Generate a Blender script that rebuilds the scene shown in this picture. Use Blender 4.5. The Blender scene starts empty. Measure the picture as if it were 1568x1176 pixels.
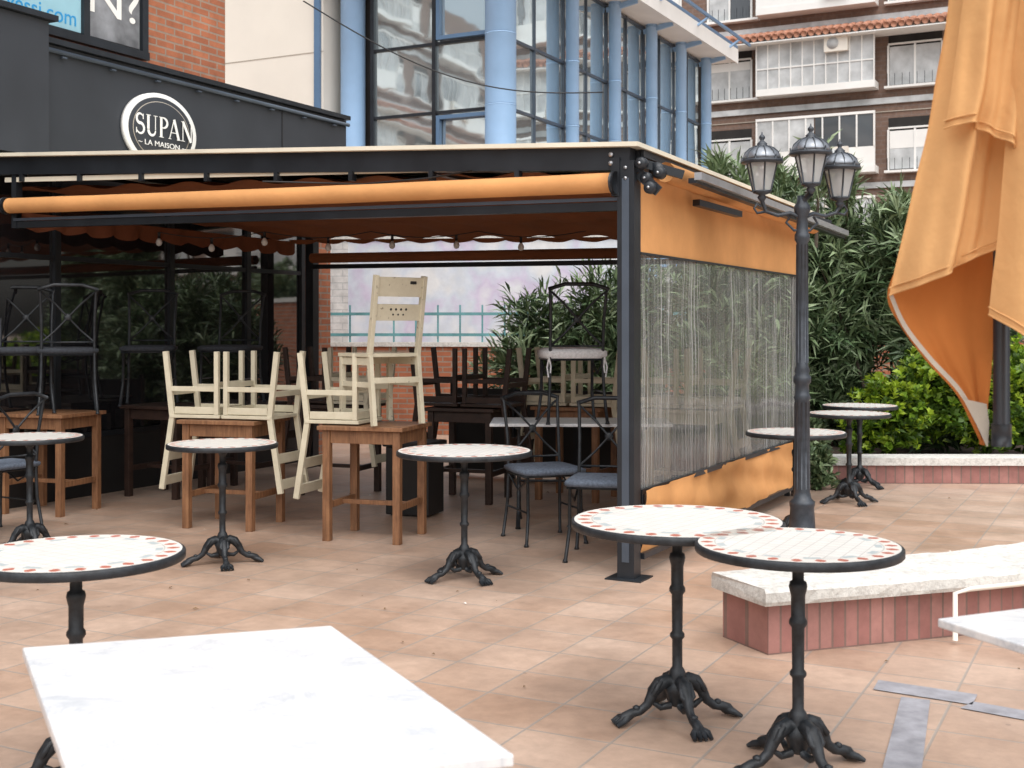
import bpy, math, random
from mathutils import Matrix, Vector, noise
random.seed(7)
R=math.radians
scene=bpy.context.scene
# ---------------------------------------------------------------- materials
def new(name):
    m=bpy.data.materials.new(name); m.use_nodes=True
    nt=m.node_tree; return m,nt,nt.nodes['Principled BSDF']
def N(nt,t,**k):
    n=nt.nodes.new(t)
    for a,b in k.items():
        if a.startswith('_'): n.inputs[a[1:].replace('_',' ')].default_value=b
        else: setattr(n,a,b)
    return n
def L(nt,a,b): nt.links.new(a,b)
def ramp(nt,stops,fac):
    r=nt.nodes.new('ShaderNodeValToRGB'); e=r.color_ramp.elements
    while len(e)<len(stops): e.new(.5)
    for i,(p,c) in enumerate(stops):
        e[i].position=p; e[i].color=(*c,1) if len(c)==3 else c
    L(nt,fac,r.inputs[0]); return r.outputs[0]
def mix(nt,fac,a,b,mode='MIX'):
    n=nt.nodes.new('ShaderNodeMix'); n.data_type='RGBA'; n.blend_type=mode
    for s,v in ((0,fac),(6,a),(7,b)):
        if hasattr(v,'links'): L(nt,v,n.inputs[s])
        elif isinstance(v,(int,float)): n.inputs[s].default_value=v
        else: n.inputs[s].default_value=(*v,1)
    return n.outputs[2]
def math_(nt,op,a,b=0.0,c=0.0):
    n=nt.nodes.new('ShaderNodeMath'); n.operation=op
    for i,v in enumerate((a,b,c)):
        if hasattr(v,'links'): L(nt,v,n.inputs[i])
        else: n.inputs[i].default_value=v
    return n.outputs[0]
def obj_co(nt,scale=(1,1,1),rot=(0,0,0),out='Object'):
    t=nt.nodes.new('ShaderNodeTexCoord'); mp=nt.nodes.new('ShaderNodeMapping')
    mp.inputs['Scale'].default_value=scale; mp.inputs['Rotation'].default_value=rot
    L(nt,t.outputs[out],mp.inputs[0]); return mp.outputs[0]
def noise_(nt,vec,scale,detail=4,rough=.55):
    n=N(nt,'ShaderNodeTexNoise',_Scale=scale,_Detail=detail,_Roughness=rough)
    if vec is not None: L(nt,vec,n.inputs['Vector'])
    return n.outputs['Fac']
def bump(nt,b,h,st=.2,d=.01):
    n=N(nt,'ShaderNodeBump',_Strength=st,_Distance=d); L(nt,h,n.inputs['Height']); L(nt,n.outputs[0],b.inputs['Normal'])
def plain(name,c,rough=.6,metal=0,var=.25,scale=6,bst=.1,spec=.5):
    m,nt,b=new(name); v=obj_co(nt)
    f=noise_(nt,v,scale,5)
    c1=tuple(x*(1-var) for x in c); c2=tuple(min(1,x*(1+var)) for x in c)
    L(nt,ramp(nt,[(.3,c1),(.7,c2)],f),b.inputs['Base Color'])
    b.inputs['Roughness'].default_value=rough; b.inputs['Metallic'].default_value=metal
    b.inputs['Specular IOR Level'].default_value=spec
    if bst: bump(nt,b,noise_(nt,v,scale*8,3),bst,.004)
    return m
M={}
M['iron']=plain('cast_iron',(.022,.026,.031),.45,.2,.5,30,.3)
M['lampiron']=plain('painted_lamp_iron',(.04,.048,.06),.35,.2,.3,20,.2)
M['hood']=plain('lantern_hood_metal',(.22,.24,.27),.3,.6,.3,20,.1)
M['frame']=plain('dark_aluminium',(.018,.022,.028),.38,.2,.3,4,.05)
M['gframe']=plain('grey_blue_mullion',(.07,.09,.12),.4,.2,.2,2,.0)
M['fascia']=plain('fascia_panel',(.036,.041,.050),.45,.1,.15,1.5,.03)
M['silver']=plain('silver_metal',(.45,.47,.5),.35,.7,.1,8)
M['dwood']=plain('dark_wood',(.035,.018,.013),.5,0,.4,12)
M['blue']=plain('blue_paint',(.30,.48,.72),.4,0,.1,1,.0)
M['bluedk']=plain('blue_paint_dark',(.10,.18,.30),.4,0,.1,1,.0)
M['white']=plain('white_paint',(.8,.8,.78),.5,0,.06,1,.02)
M['cushw']=plain('white_cushion',(.78,.79,.81),.9,0,.15,60,.5)
M['cushb']=plain('grey_blue_cushion',(.12,.15,.20),.9,0,.3,60,.5)
M['cushd']=plain('dark_cushion',(.035,.04,.05),.9,0,.3,60,.5)
M['cream_sheet']=plain('cream_canvas',(.72,.68,.56),.8,0,.1,3,.1)
M['hem']=plain('grey_hem',(.42,.38,.32),.8,0,.1,20,.1)
M['black']=plain('black_plastic',(.012,.012,.013),.5,0,.2,4)
M['room']=plain('dark_interior',(.02,.018,.017),.8,0,.4,2)
M['curtain']=plain('net_curtain',(.50,.52,.53),.8,0,.25,2,.0)
M['teal']=plain('teal_paint',(.12,.3,.32),.5)
M['plaster']=plain('cream_plaster',(.74,.70,.63),.9,0,.05,.6,.05)
M['bulb']=plain('frosted_bulb',(.6,.6,.58),.2)
M['bark']=plain('stem_bark',(.06,.045,.032),.9,0,.3,12,.4)
M['soil']=plain('planter_soil',(.05,.035,.025),1,0,.4,9,.5)
def stone():
    m,nt,b=new('pale_stone'); v=obj_co(nt); f=noise_(nt,v,3,8,.7); g=noise_(nt,v,28,5,.7); k=noise_(nt,v,90,3,.6)
    c=ramp(nt,[(.3,(.52,.51,.48)),(.6,(.68,.67,.64))],f)
    c=mix(nt,.7,c,ramp(nt,[(.35,(.66,.65,.64)),(.55,(1.05,1.05,1.04))],g),'MULTIPLY')
    L(nt,c,b.inputs['Base Color']); b.inputs['Roughness'].default_value=.9; bump(nt,b,math_(nt,'ADD',g,math_(nt,'MULTIPLY',k,.5)),.7,.008); return m
M['stone']=stone()
def mural():
    m,nt,b=new('painted_white_wall'); v=obj_co(nt)
    f=noise_(nt,v,1.3,3,.5); g=noise_(nt,v,3,6,.7)
    c=ramp(nt,[(.42,(.72,.73,.74)),(.52,(.56,.63,.74)),(.60,(.54,.46,.66)),(.68,(.66,.68,.72))],f)
    L(nt,mix(nt,.3,c,ramp(nt,[(.4,(.5,.5,.5)),(.6,(.8,.8,.8))],g)),b.inputs['Base Color']); b.inputs['Roughness'].default_value=.8; return m
M['mural']=mural()
def worn_cream(name,th,amt):
    m,nt,b=new(name); v=obj_co(nt)
    f=noise_(nt,v,5,6,.7); g=noise_(nt,v,30,4,.7)
    c=ramp(nt,[(.3,(.54,.49,.36)),(.7,(.68,.63,.49))],f)
    w=math_(nt,'MULTIPLY',math_(nt,'GREATER_THAN',g,th),amt)
    L(nt,mix(nt,w,c,(.16,.12,.08)),b.inputs['Base Color']); b.inputs['Roughness'].default_value=.55
    bump(nt,b,g,.15,.003); return m
M['cream']=worn_cream('cream_paint',.70,.5); M['cream2']=worn_cream('worn_cream_paint',.645,.7)
def wood():
    m,nt,b=new('oiled_pine'); v=obj_co(nt,(14,14,1.5))
    f=noise_(nt,v,3,6,.65); g=noise_(nt,obj_co(nt),4,5,.7)
    c=ramp(nt,[(.25,(.12,.052,.024)),(.5,(.25,.12,.058)),(.75,(.35,.185,.09))],f)
    L(nt,mix(nt,.6,c,ramp(nt,[(.35,(.6,.58,.56)),(.6,(1.1,1.1,1.1))],g),'MULTIPLY'),b.inputs['Base Color'])
    b.inputs['Roughness'].default_value=.5; bump(nt,b,f,.2,.003); return m
M['wood']=wood()
def marble():
    m,nt,b=new('white_marble'); v=obj_co(nt,(1,1.7,1),(0,0,R(35)))
    n1=N(nt,'ShaderNodeTexNoise',_Scale=2.6,_Detail=10,_Roughness=.66,_Distortion=1.3); L(nt,v,n1.inputs['Vector'])
    a=math_(nt,'ABSOLUTE',math_(nt,'SUBTRACT',n1.outputs['Fac'],.5))
    veins=ramp(nt,[(0,(.46,.49,.53)),(.018,(.62,.64,.67)),(.06,(.73,.735,.74))],a)
    g=noise_(nt,v,6,9,.75)
    L(nt,mix(nt,.45,veins,ramp(nt,[(.38,(.52,.55,.58)),(.52,(.76,.76,.76))],g)),b.inputs['Base Color'])
    b.inputs['Roughness'].default_value=.3; return m
M['marble']=marble()
def fabric(name,c,trans=.25):
    m,nt,b=new(name); v=obj_co(nt)
    f=noise_(nt,v,1.8,5,.6)
    col=ramp(nt,[(.3,tuple(x*.86 for x in c)),(.7,tuple(min(1,x*1.08) for x in c))],f)
    L(nt,col,b.inputs['Base Color']); b.inputs['Roughness'].default_value=.9; b.inputs['Specular IOR Level'].default_value=.15
    w=noise_(nt,v,3.2,5,.6); bump(nt,b,w,.5,.03)
    if trans:
        t=nt.nodes.new('ShaderNodeBsdfTranslucent'); L(nt,col,t.inputs[0])
        ms=nt.nodes.new('ShaderNodeMixShader'); ms.inputs[0].default_value=trans
        o=nt.nodes['Material Output']; L(nt,b.outputs[0],ms.inputs[1]); L(nt,t.outputs[0],ms.inputs[2]); L(nt,ms.outputs[0],o.inputs[0])
    return m
M['orange']=fabric('orange_canvas',(.74,.375,.15),.15)
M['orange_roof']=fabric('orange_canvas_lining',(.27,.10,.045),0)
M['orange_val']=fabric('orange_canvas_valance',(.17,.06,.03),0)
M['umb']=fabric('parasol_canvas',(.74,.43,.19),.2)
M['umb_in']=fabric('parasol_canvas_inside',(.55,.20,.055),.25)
def mosaic(Rr):
    m,nt,b=new('mosaic_top'); v=obj_co(nt)
    sep=nt.nodes.new('ShaderNodeSeparateXYZ'); L(nt,v,sep.inputs[0]); x,y=sep.outputs[0],sep.outputs[1]
    r=math_(nt,'DIVIDE',math_(nt,'SQRT',math_(nt,'ADD',math_(nt,'MULTIPLY',x,x),math_(nt,'MULTIPLY',y,y))),Rr)
    a=math_(nt,'ARCTAN2',y,x)
    def band(lo,hi): return math_(nt,'MULTIPLY',math_(nt,'GREATER_THAN',r,lo),math_(nt,'LESS_THAN',r,hi))
    seg=math_(nt,'SINE',math_(nt,'MULTIPLY',a,26))
    seg2=math_(nt,'COSINE',math_(nt,'MULTIPLY',a,13))
    bk=N(nt,'ShaderNodeTexBrick',_Scale=1.0,offset=0.0); bk.inputs['Brick Width'].default_value=.045; bk.inputs['Row Height'].default_value=.045
    bk.inputs['Mortar Size'].default_value=.002; bk.inputs['Color1'].default_value=(.78,.76,.72,1); bk.inputs['Color2'].default_value=(.71,.70,.67,1); bk.inputs['Mortar'].default_value=(.54,.53,.5,1)
    v2=obj_co(nt,(1,1,1),(0,0,R(45))); L(nt,v2,bk.inputs['Vector'])
    c=mix(nt,math_(nt,'MULTIPLY',band(.72,.79),math_(nt,'GREATER_THAN',seg2,.2)),bk.outputs[0],(.44,.50,.51))
    c=mix(nt,band(.80,.96),c,(.75,.72,.67))
    tri=math_(nt,'GREATER_THAN',seg,math_(nt,'MULTIPLY_ADD',math_(nt,'ABSOLUTE',math_(nt,'SUBTRACT',r,.88)),16,-.05))
    c=mix(nt,math_(nt,'MULTIPLY',band(.82,.94),tri),c,(.47,.14,.095))
    c=mix(nt,band(.797,.81),c,(.5,.5,.47))
    g=noise_(nt,v,9,6,.7); c=mix(nt,.4,c,ramp(nt,[(.35,(.84,.83,.81)),(.6,(1.04,1.04,1.04))],g),'MULTIPLY')
    L(nt,c,b.inputs['Base Color']); b.inputs['Roughness'].default_value=.38; return m
M['mos34']=mosaic(.335); M['mos39']=mosaic(.39)
def tiles():
    m,nt,b=new('terracotta_paving'); v=obj_co(nt,(1,1,1),(0,0,R(27.2)))
    bk=N(nt,'ShaderNodeTexBrick',offset=0.0,_Scale=1.0); L(nt,v,bk.inputs['Vector'])
    bk.inputs['Brick Width'].default_value=.33; bk.inputs['Row Height'].default_value=.33; bk.inputs['Mortar Size'].default_value=.0065; bk.inputs['Mortar Smooth'].default_value=.5
    bk.inputs['Color1'].default_value=(.43,.275,.19,1); bk.inputs['Color2'].default_value=(.52,.37,.28,1); bk.inputs['Mortar'].default_value=(.36,.30,.255,1)
    bk.inputs['Bias'].default_value=0
    big=noise_(nt,v,.35,4); sm=noise_(nt,v,14,6,.7); md=noise_(nt,v,2.2,5,.6)
    c=mix(nt,ramp(nt,[(.35,(0,0,0)),(.7,(.45,.45,.45))],big),bk.outputs[0],(.53,.45,.39))
    c=mix(nt,1.0,c,ramp(nt,[(.3,(.82,.80,.79)),(.65,(1.05,1.05,1.05))],md),'MULTIPLY')
    c=mix(nt,.6,c,ramp(nt,[(.3,(.7,.7,.7)),(.7,(1.1,1.1,1.1))],sm),'MULTIPLY')
    c=mix(nt,math_(nt,'MULTIPLY',bk.outputs['Fac'],.6),c,(.30,.265,.235))
    spot=N(nt,'ShaderNodeTexVoronoi',_Scale=3.1); L(nt,v,spot.inputs['Vector'])
    c=mix(nt,math_(nt,'MULTIPLY',math_(nt,'LESS_THAN',spot.outputs['Distance'],.035),.45),c,(.16,.13,.11))
    L(nt,c,b.inputs['Base Color'])
    L(nt,ramp(nt,[(.3,(.30,.30,.30)),(.7,(.55,.55,.55))],md),b.inputs['Roughness'])
    h=math_(nt,'ADD',math_(nt,'MULTIPLY',bk.outputs['Fac'],-1.0),math_(nt,'MULTIPLY',sm,.25)); bump(nt,b,h,.3,.004)
    return m
M['tiles']=tiles()
def brick(name,c1,c2,mort,bw=.24,rh=.07,ms=.01,vertical=False,rough=.85):
    m,nt,b=new(name); t=nt.nodes.new('ShaderNodeTexCoord'); sep=nt.nodes.new('ShaderNodeSeparateXYZ'); L(nt,t.outputs['Object'],sep.inputs[0])
    cmb=nt.nodes.new('ShaderNodeCombineXYZ'); L(nt,math_(nt,'ADD',sep.outputs[0],sep.outputs[1]),cmb.inputs[0]); L(nt,sep.outputs[2],cmb.inputs[1])
    bk=N(nt,'ShaderNodeTexBrick',_Scale=1.0); L(nt,cmb.outputs[0],bk.inputs['Vector'])
    if vertical: bk.offset=0
    bk.inputs['Brick Width'].default_value=bw; bk.inputs['Row Height'].default_value=rh; bk.inputs['Mortar Size'].default_value=ms
    bk.inputs['Color1'].default_value=(*c1,1); bk.inputs['Color2'].default_value=(*c2,1); bk.inputs['Mortar'].default_value=(*mort,1)
    n=noise_(nt,t.outputs['Object'],5,6,.7)
    L(nt,mix(nt,.8,bk.outputs[0],ramp(nt,[(.3,(.65,.65,.65)),(.7,(1.2,1.2,1.2))],n),'MULTIPLY'),b.inputs['Base Color'])
    b.inputs['Roughness'].default_value=rough; bump(nt,b,math_(nt,'MULTIPLY',bk.outputs['Fac'],-1),.5,.006); return m
M['brick']=brick('orange_brick',(.42,.15,.075),(.33,.11,.055),(.30,.22,.17))
M['redbrick']=brick('red_glazed_brick',(.30,.13,.115),(.40,.20,.175),(.22,.14,.12),.085,.6,.007,True,.5)
M['brown']=brick('brown_brick',(.215,.14,.108),(.19,.12,.092),(.21,.155,.13),.5,.16,.02)
M['whitebrick']=brick('white_painted_brick',(.66,.65,.63),(.62,.61,.60),(.5,.5,.5),.3,.1,.008)
M['rooftile']=plain('clay_roof_tile',(.42,.2,.13),.8,0,.35,6)
def glass(name,base,metal,rough,bst,ior=1.5,bs=.9):
    m,nt,b=new(name); v=obj_co(nt)
    b.inputs['Base Color'].default_value=(*base,1); b.inputs['Metallic'].default_value=metal; b.inputs['Roughness'].default_value=rough; b.inputs['IOR'].default_value=ior
    bump(nt,b,noise_(nt,v,bs,2),bst,.06); return m
M['bglass']=glass('reflective_glazing',(.64,.74,.78),.85,.03,.05)
M['dglass']=glass('dark_shop_glass',(.014,.014,.016),0,.03,.03,2.5)
M['wglass']=glass('window_glass',(.09,.10,.11),.1,.08,.1,1.8)
def clear():
    m,nt,b=new('clear_pvc'); v=obj_co(nt,(1,22,.5))
    f=noise_(nt,v,1.0,4,.6)
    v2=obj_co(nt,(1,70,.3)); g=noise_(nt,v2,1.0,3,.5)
    big=noise_(nt,obj_co(nt,(1,3.5,.7)),1,3)
    tr=nt.nodes.new('ShaderNodeBsdfTransparent'); tr.inputs[0].default_value=(.90,.92,.91,1)
    gl=nt.nodes.new('ShaderNodeBsdfGlossy'); gl.inputs['Roughness'].default_value=.12; gl.inputs['Color'].default_value=(1,1,1,1)
    bp=N(nt,'ShaderNodeBump',_Strength=.75,_Distance=.032); L(nt,f,bp.inputs['Height']); L(nt,bp.outputs[0],gl.inputs['Normal'])
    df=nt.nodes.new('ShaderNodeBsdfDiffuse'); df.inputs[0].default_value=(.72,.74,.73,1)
    fr=N(nt,'ShaderNodeFresnel',_IOR=1.8); L(nt,bp.outputs[0],fr.inputs['Normal'])
    m1=nt.nodes.new('ShaderNodeMixShader'); L(nt,fr.outputs[0],m1.inputs[0]); L(nt,tr.outputs[0],m1.inputs[1]); L(nt,gl.outputs[0],m1.inputs[2])
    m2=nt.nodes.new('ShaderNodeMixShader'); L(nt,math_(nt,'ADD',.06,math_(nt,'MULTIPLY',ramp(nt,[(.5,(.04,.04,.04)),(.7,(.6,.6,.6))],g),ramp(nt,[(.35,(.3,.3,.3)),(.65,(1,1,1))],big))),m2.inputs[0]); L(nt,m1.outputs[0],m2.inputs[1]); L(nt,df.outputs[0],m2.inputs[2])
    L(nt,m2.outputs[0],nt.nodes['Material Output'].inputs[0]); return m
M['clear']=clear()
def lglass():
    m,nt,b=new('lantern_glass')
    tr=nt.nodes.new('ShaderNodeBsdfTransparent'); b.inputs['Base Color'].default_value=(.6,.62,.63,1); b.inputs['Roughness'].default_value=.15
    ms=nt.nodes.new('ShaderNodeMixShader'); ms.inputs[0].default_value=.6
    L(nt,tr.outputs[0],ms.inputs[1]); L(nt,b.outputs[0],ms.inputs[2]); L(nt,ms.outputs[0],nt.nodes['Material Output'].inputs[0]); return m
M['lglass']=lglass()
def leaf(name,c,tr=.3,rough=.45):
    m,nt,b=new(name); v=obj_co(nt); f=noise_(nt,v,7,3)
    col=ramp(nt,[(.3,tuple(x*.65 for x in c)),(.7,tuple(x*1.35 for x in c))],f)
    L(nt,col,b.inputs['Base Color']); b.inputs['Roughness'].default_value=rough
    if tr:
        t=nt.nodes.new('ShaderNodeBsdfTranslucent'); L(nt,col,t.inputs[0]); ms=nt.nodes.new('ShaderNodeMixShader'); ms.inputs[0].default_value=tr
        L(nt,b.outputs[0],ms.inputs[1]); L(nt,t.outputs[0],ms.inputs[2]); L(nt,ms.outputs[0],nt.nodes['Material Output'].inputs[0])
    return m
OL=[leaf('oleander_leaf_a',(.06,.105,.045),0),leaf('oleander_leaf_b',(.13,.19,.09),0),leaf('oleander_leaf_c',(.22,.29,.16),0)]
SH=[leaf('shrub_leaf_a',(.15,.26,.02)),leaf('shrub_leaf_b',(.32,.44,.035)),leaf('shrub_leaf_c',(.06,.12,.015))]
# ---------------------------------------------------------------- mesh builder
class MB:
    def __init__(s): s.v=[];s.f=[];s.m=[];s.s=[];s.mats=[];s.X=Matrix.Identity(4)
    def mi(s,k):
        m=M[k] if isinstance(k,str) else k
        if m not in s.mats: s.mats.append(m)
        return s.mats.index(m)
    def add(s,vs,fs,k,smooth=False):
        o=len(s.v); s.v+=[tuple(s.X@Vector(p)) for p in vs]; i=s.mi(k)
        for f in fs: s.f.append([o+a for a in f]); s.m.append(i); s.s.append(smooth)
    def box(s,c,d,k,rz=0,rx=0):
        Q=Matrix.Translation(c)@Matrix.Rotation(rz,4,'Z')@Matrix.Rotation(rx,4,'X')
        vs=[Q@Vector((x*d[0]/2,y*d[1]/2,z*d[2]/2)) for x in(-1,1) for y in(-1,1) for z in(-1,1)]
        s.add(vs,[(0,1,3,2),(4,6,7,5),(0,4,5,1),(2,3,7,6),(0,2,6,4),(1,5,7,3)],k)
    def bb(s,x0,x1,y0,y1,z0,z1,k): s.box(((x0+x1)/2,(y0+y1)/2,(z0+z1)/2),(abs(x1-x0),abs(y1-y0),abs(z1-z0)),k)
    def beam(s,p,q,w,h,k):
        p=Vector(p);q=Vector(q);t=(q-p).normalized(); up=Vector((0,0,1)) if abs(t.z)<.95 else Vector((0,1,0))
        a=t.cross(up).normalized()*w/2; b=a.cross(t).normalized()*h/2
        vs=[e+x*a+y*b for e in(p,q) for x,y in((-1,-1),(1,-1),(1,1),(-1,1))]
        s.add(vs,[(3,2,1,0),(4,5,6,7),(0,1,5,4),(1,2,6,5),(2,3,7,6),(3,0,4,7)],k)
    def tube(s,pts,r,k,n=8):
        pts=[Vector(p) for p in pts]; rs=r if isinstance(r,(list,tuple)) else [r]*len(pts)
        vs=[];fs=[];up=None
        for i,p in enumerate(pts):
            t=(pts[min(i+1,len(pts)-1)]-pts[max(i-1,0)]).normalized()
            if up is None: up=Vector((0,0,1)) if abs(t.z)<.9 else Vector((1,0,0))
            a=t.cross(up); 
            if a.length<1e-4: a=t.cross(Vector((0,1,0)))
            a.normalize(); b=a.cross(t).normalized(); up=b
            for j in range(n):
                g=2*math.pi*j/n; vs.append(p+(a*math.cos(g)+b*math.sin(g))*rs[i])
        for i in range(len(pts)-1):
            for j in range(n): fs.append((i*n+j,i*n+(j+1)%n,(i+1)*n+(j+1)%n,(i+1)*n+j))
        fs.append(tuple(range(n)));fs.append(tuple(range((len(pts)-1)*n,len(pts)*n))[::-1])
        s.add(vs,fs,k,True)
    def lathe(s,prof,k,n=24,c=(0,0,0),smooth=True,axis='Z'):
        vs=[];fs=[]
        for r,z in prof:
            for j in range(n):
                g=2*math.pi*(j+.5)/n
                p=(r*math.cos(g),r*math.sin(g),z) if axis=='Z' else ((z,r*math.cos(g),r*math.sin(g)) if axis=='X' else (r*math.sin(g),z,r*math.cos(g)))
                vs.append((p[0]+c[0],p[1]+c[1],p[2]+c[2]))
        for i in range(len(prof)-1):
            for j in range(n): fs.append((i*n+j,i*n+(j+1)%n,(i+1)*n+(j+1)%n,(i+1)*n+j))
        fs.append(tuple(range(n))[::-1]); fs.append(tuple(range((len(prof)-1)*n,len(prof)*n)))
        s.add(vs,fs,k,smooth)
    def grid(s,rows,k,smooth=True):
        w=len(rows[0]); vs=[p for r in rows for p in r]
        s.add(vs,[(i*w+j,i*w+j+1,(i+1)*w+j+1,(i+1)*w+j) for i in range(len(rows)-1) for j in range(w-1)],k,smooth)
    def prism(s,pts,z0,z1,k):
        n=len(pts); vs=[(x,y,z0) for x,y in pts]+[(x,y,z1) for x,y in pts]
        s.add(vs,[tuple(range(n))[::-1],tuple(range(n,2*n))]+[(i,(i+1)%n,n+(i+1)%n,n+i) for i in range(n)],k)
    def done(s,name,loc=(0,0,0),rz=0,bevel=0,parent=None):
        me=bpy.data.meshes.new(name); me.from_pydata(s.v,[],s.f); 
        for m in s.mats: me.materials.append(m)
        me.polygons.foreach_set('material_index',s.m); me.polygons.foreach_set('use_smooth',s.s); me.update()
        o=bpy.data.objects.new(name,me); scene.collection.objects.link(o); o.location=loc; o.rotation_euler=(0,0,rz)
        if bevel:
            b=o.modifiers.new('bevel','BEVEL'); b.width=bevel; b.segments=2; b.limit_method='ANGLE'
        if parent: o.parent=parent
        return o
def inst(o,name,loc,rz,rot=None):
    c=bpy.data.objects.new(name,o.data); scene.collection.objects.link(c); c.location=loc; c.rotation_euler=rot or (0,0,rz)
    for m in o.modifiers:
        b=c.modifiers.new(m.name,m.type); b.width=m.width; b.segments=2; b.limit_method='ANGLE'
    return c
A0=R(-27.2); O=Vector((.674,7.08,0))
def PW(lx,ly,z=0):
    c,s_=math.cos(A0),math.sin(A0); return (O.x+lx*c-ly*s_,O.y+lx*s_+ly*c,z)
# ---------------------------------------------------------------- ground
g=MB(); g.add([(-150,-150,0),(150,-150,0),(150,150,0),(-150,150,0)],[(0,1,2,3)],'tiles'); g.done('ground')
M['band']=plain('blue_grey_paving',(.30,.30,.33),.6,0,.25,12,.2)
g=MB()
for pts in ([(1.44,4.90),(1.76,4.70),(1.83,4.83),(1.50,5.03)],[(1.52,4.80),(1.62,4.76),(1.22,3.7),(1.10,3.74)],[(1.70,4.66),(1.78,4.74),(2.3,4.36),(2.22,4.26)]):
    g.add([(x,y,.004) for x,y in pts],[(0,1,2,3)],'band')
g.done('pavement_band')
b=MB(); rl=random.Random(12)
M['dleaf']=plain('dry_leaf',(.16,.10,.045),.8,0,.4,20)
for i in range(50):
    x,y=rl.uniform(-3.5,4.5),rl.uniform(3.6,11); a=rl.random()*6.28; l=rl.uniform(.006,.02); w=l*.4
    c_,s_=math.cos(a),math.sin(a)
    b.add([(x-c_*l,y-s_*l,.006),(x+s_*w,y-c_*w,.008+l*.3),(x+c_*l,y+s_*l,.007),(x-s_*w,y+c_*w,.006+l*.2)],[(0,1,2,3)],'dleaf' if rl.random()<.7 else 'white')
b.done('fallen_leaves')
# ---------------------------------------------------------------- round bistro tables
def bistro(Rr,k):
    b=MB(); h=.74
    b.lathe([(Rr-.004,h-.030),(Rr,h-.026),(Rr,h-.006),(Rr-.004,h-.002),(Rr-.010,h-.001)],'iron',64)
    b.lathe([(Rr-.012,h-.004),(Rr-.011,h),(0.001,h)],k,64,smooth=False)
    b.lathe([(.09,h-.030),(.09,h-.040),(.03,h-.055),(.019,h-.08),(.019,.62),(.027,.615),(.03,.60),(.027,.585),(.023,.57),(.023,.50),(.029,.49),(.03,.478),(.021,.465),(.0195,.33),(.027,.32),(.027,.31),(.019,.30),(.019,.20),(.026,.19),(.034,.17),(.03,.155),(.036,.14),(.05,.125),(.042,.105),(.03,.07),(.02,.055)],'iron',20)
    q=.84
    for i in range(4):
        a=math.pi/2*i+.1; c,s_=math.cos(a)*q,math.sin(a)*q
        prof=[(.02,.145),(.05,.152),(.085,.140),(.115,.108),(.14,.068),(.175,.046),(.21,.042),(.24,.028),(.262,.018)]
        b.tube([(r*c,r*s_,z) for r,z in prof],[.02,.026,.027,.022,.017,.016,.018,.022,.013],'iron',8)
        b.tube([(.03*c,.03*s_,.06),(.08*c,.08*s_,.055),(.115*c,.115*s_,.075),(.10*c,.10*s_,.10)],[.014,.013,.010,.007],'iron',6)
        for w in(-.22,.22):
            e=a+w; b.tube([(.06*math.cos(a)*q,.06*math.sin(a)*q,.165),(.09*math.cos(e)*q,.09*math.sin(e)*q,.15),(.12*math.cos(e)*q,.12*math.sin(e)*q,.115),(.13*math.cos(a)*q,.13*math.sin(a)*q,.095)],[.008,.012,.011,.008],'iron',6)
        for w in(-1,-.33,.33,1):
            e=a+w*.13; b.tube([(.22*c,.22*s_,.032),(.262*math.cos(e)*q,.262*math.sin(e)*q,.022),(.292*math.cos(e)*q,.292*math.sin(e)*q,.008)],[.014,.012,.007],'iron',6)
        for r,z in((.10,.142),(.19,.058)): b.lathe([(.004,-.012),(.014,-.004),(.014,.006),(.004,.012)],'iron',8,(r*c,r*s_,z))
    return b
t34=bistro(.335,'mos34'); t39=bistro(.39,'mos39')
T=t39.done('round_bistro_table',(.608,4.52,0),.15)
inst(T,'round_bistro_table',(-.274,7.06,0),.5)
S=t34.done('round_bistro_table',(.936,4.02,0),.3)
for x,y,r in((-1.373,3.87,.2),(-1.767,7.5,.25),(-3.12,7.95,.6),(1.92,8.31,.4),(2.77,10.1,.1),(3.14,11.1,.5)):
    inst(S,'round_bistro_table',(x,y,0),r)
# ---------------------------------------------------------------- marble tables
def marble_table(c,th=.022,name='marble_table'):
    cx=sum(p[0] for p in c)/4; cy=sum(p[1] for p in c)/4
    b=MB(); q=[(p[0]-cx,p[1]-cy) for p in c]; b.prism(q,.74-th,.74,'marble')
    q2=[(x*.62,y*.62) for x,y in q]; 
    for i in range(4): b.beam((q2[i][0],q2[i][1],.74-th-.012),(q2[(i+1)%4][0],q2[(i+1)%4][1],.74-th-.012),.03,.02,'iron')
    for i in(0,1):
        x0,y0=q2[i*2]; x1,y1=q2[(i*2+1)%4]; mx,my=(x0+x1)/2*.9,(y0+y1)/2*.9
        b.tube([(mx,my,.715),(mx,my,.12)],.022,'iron',10); b.tube([(mx,my,.2),(mx+(x0-mx)*.5,my+(y0-my)*.5,.10),(x0,y0,.015)],[.02,.018,.02],'iron'); b.tube([(mx,my,.2),(mx+(x1-mx)*.5,my+(y1-my)*.5,.10),(x1,y1,.015)],[.02,.018,.02],'iron')
        b.tube([(mx,my,.6),(mx+(x0-mx)*.5,my+(y0-my)*.5,.68),(mx+(x0-mx)*.9,my+(y0-my)*.9,.712)],.012,'iron'); b.tube([(mx,my,.6),(mx+(x1-mx)*.5,my+(y1-my)*.5,.68),(mx+(x1-mx)*.9,my+(y1-my)*.9,.712)],.012,'iron')
    b.tube([((q2[0][0]+q2[1][0])*.45,(q2[0][1]+q2[1][1])*.45,.25),((q2[2][0]+q2[3][0])*.45,(q2[2][1]+q2[3][1])*.45,.25)],.012,'iron')
    return b.done(name,(cx,cy,0),bevel=.004)
marble_table([(-1.084,2.72),(-.429,2.92),(.004,2.04),(-.651,1.84)])
c0=(1.035,2.99);e1=(.55,.24);e2=(.23,-.56)
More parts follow.
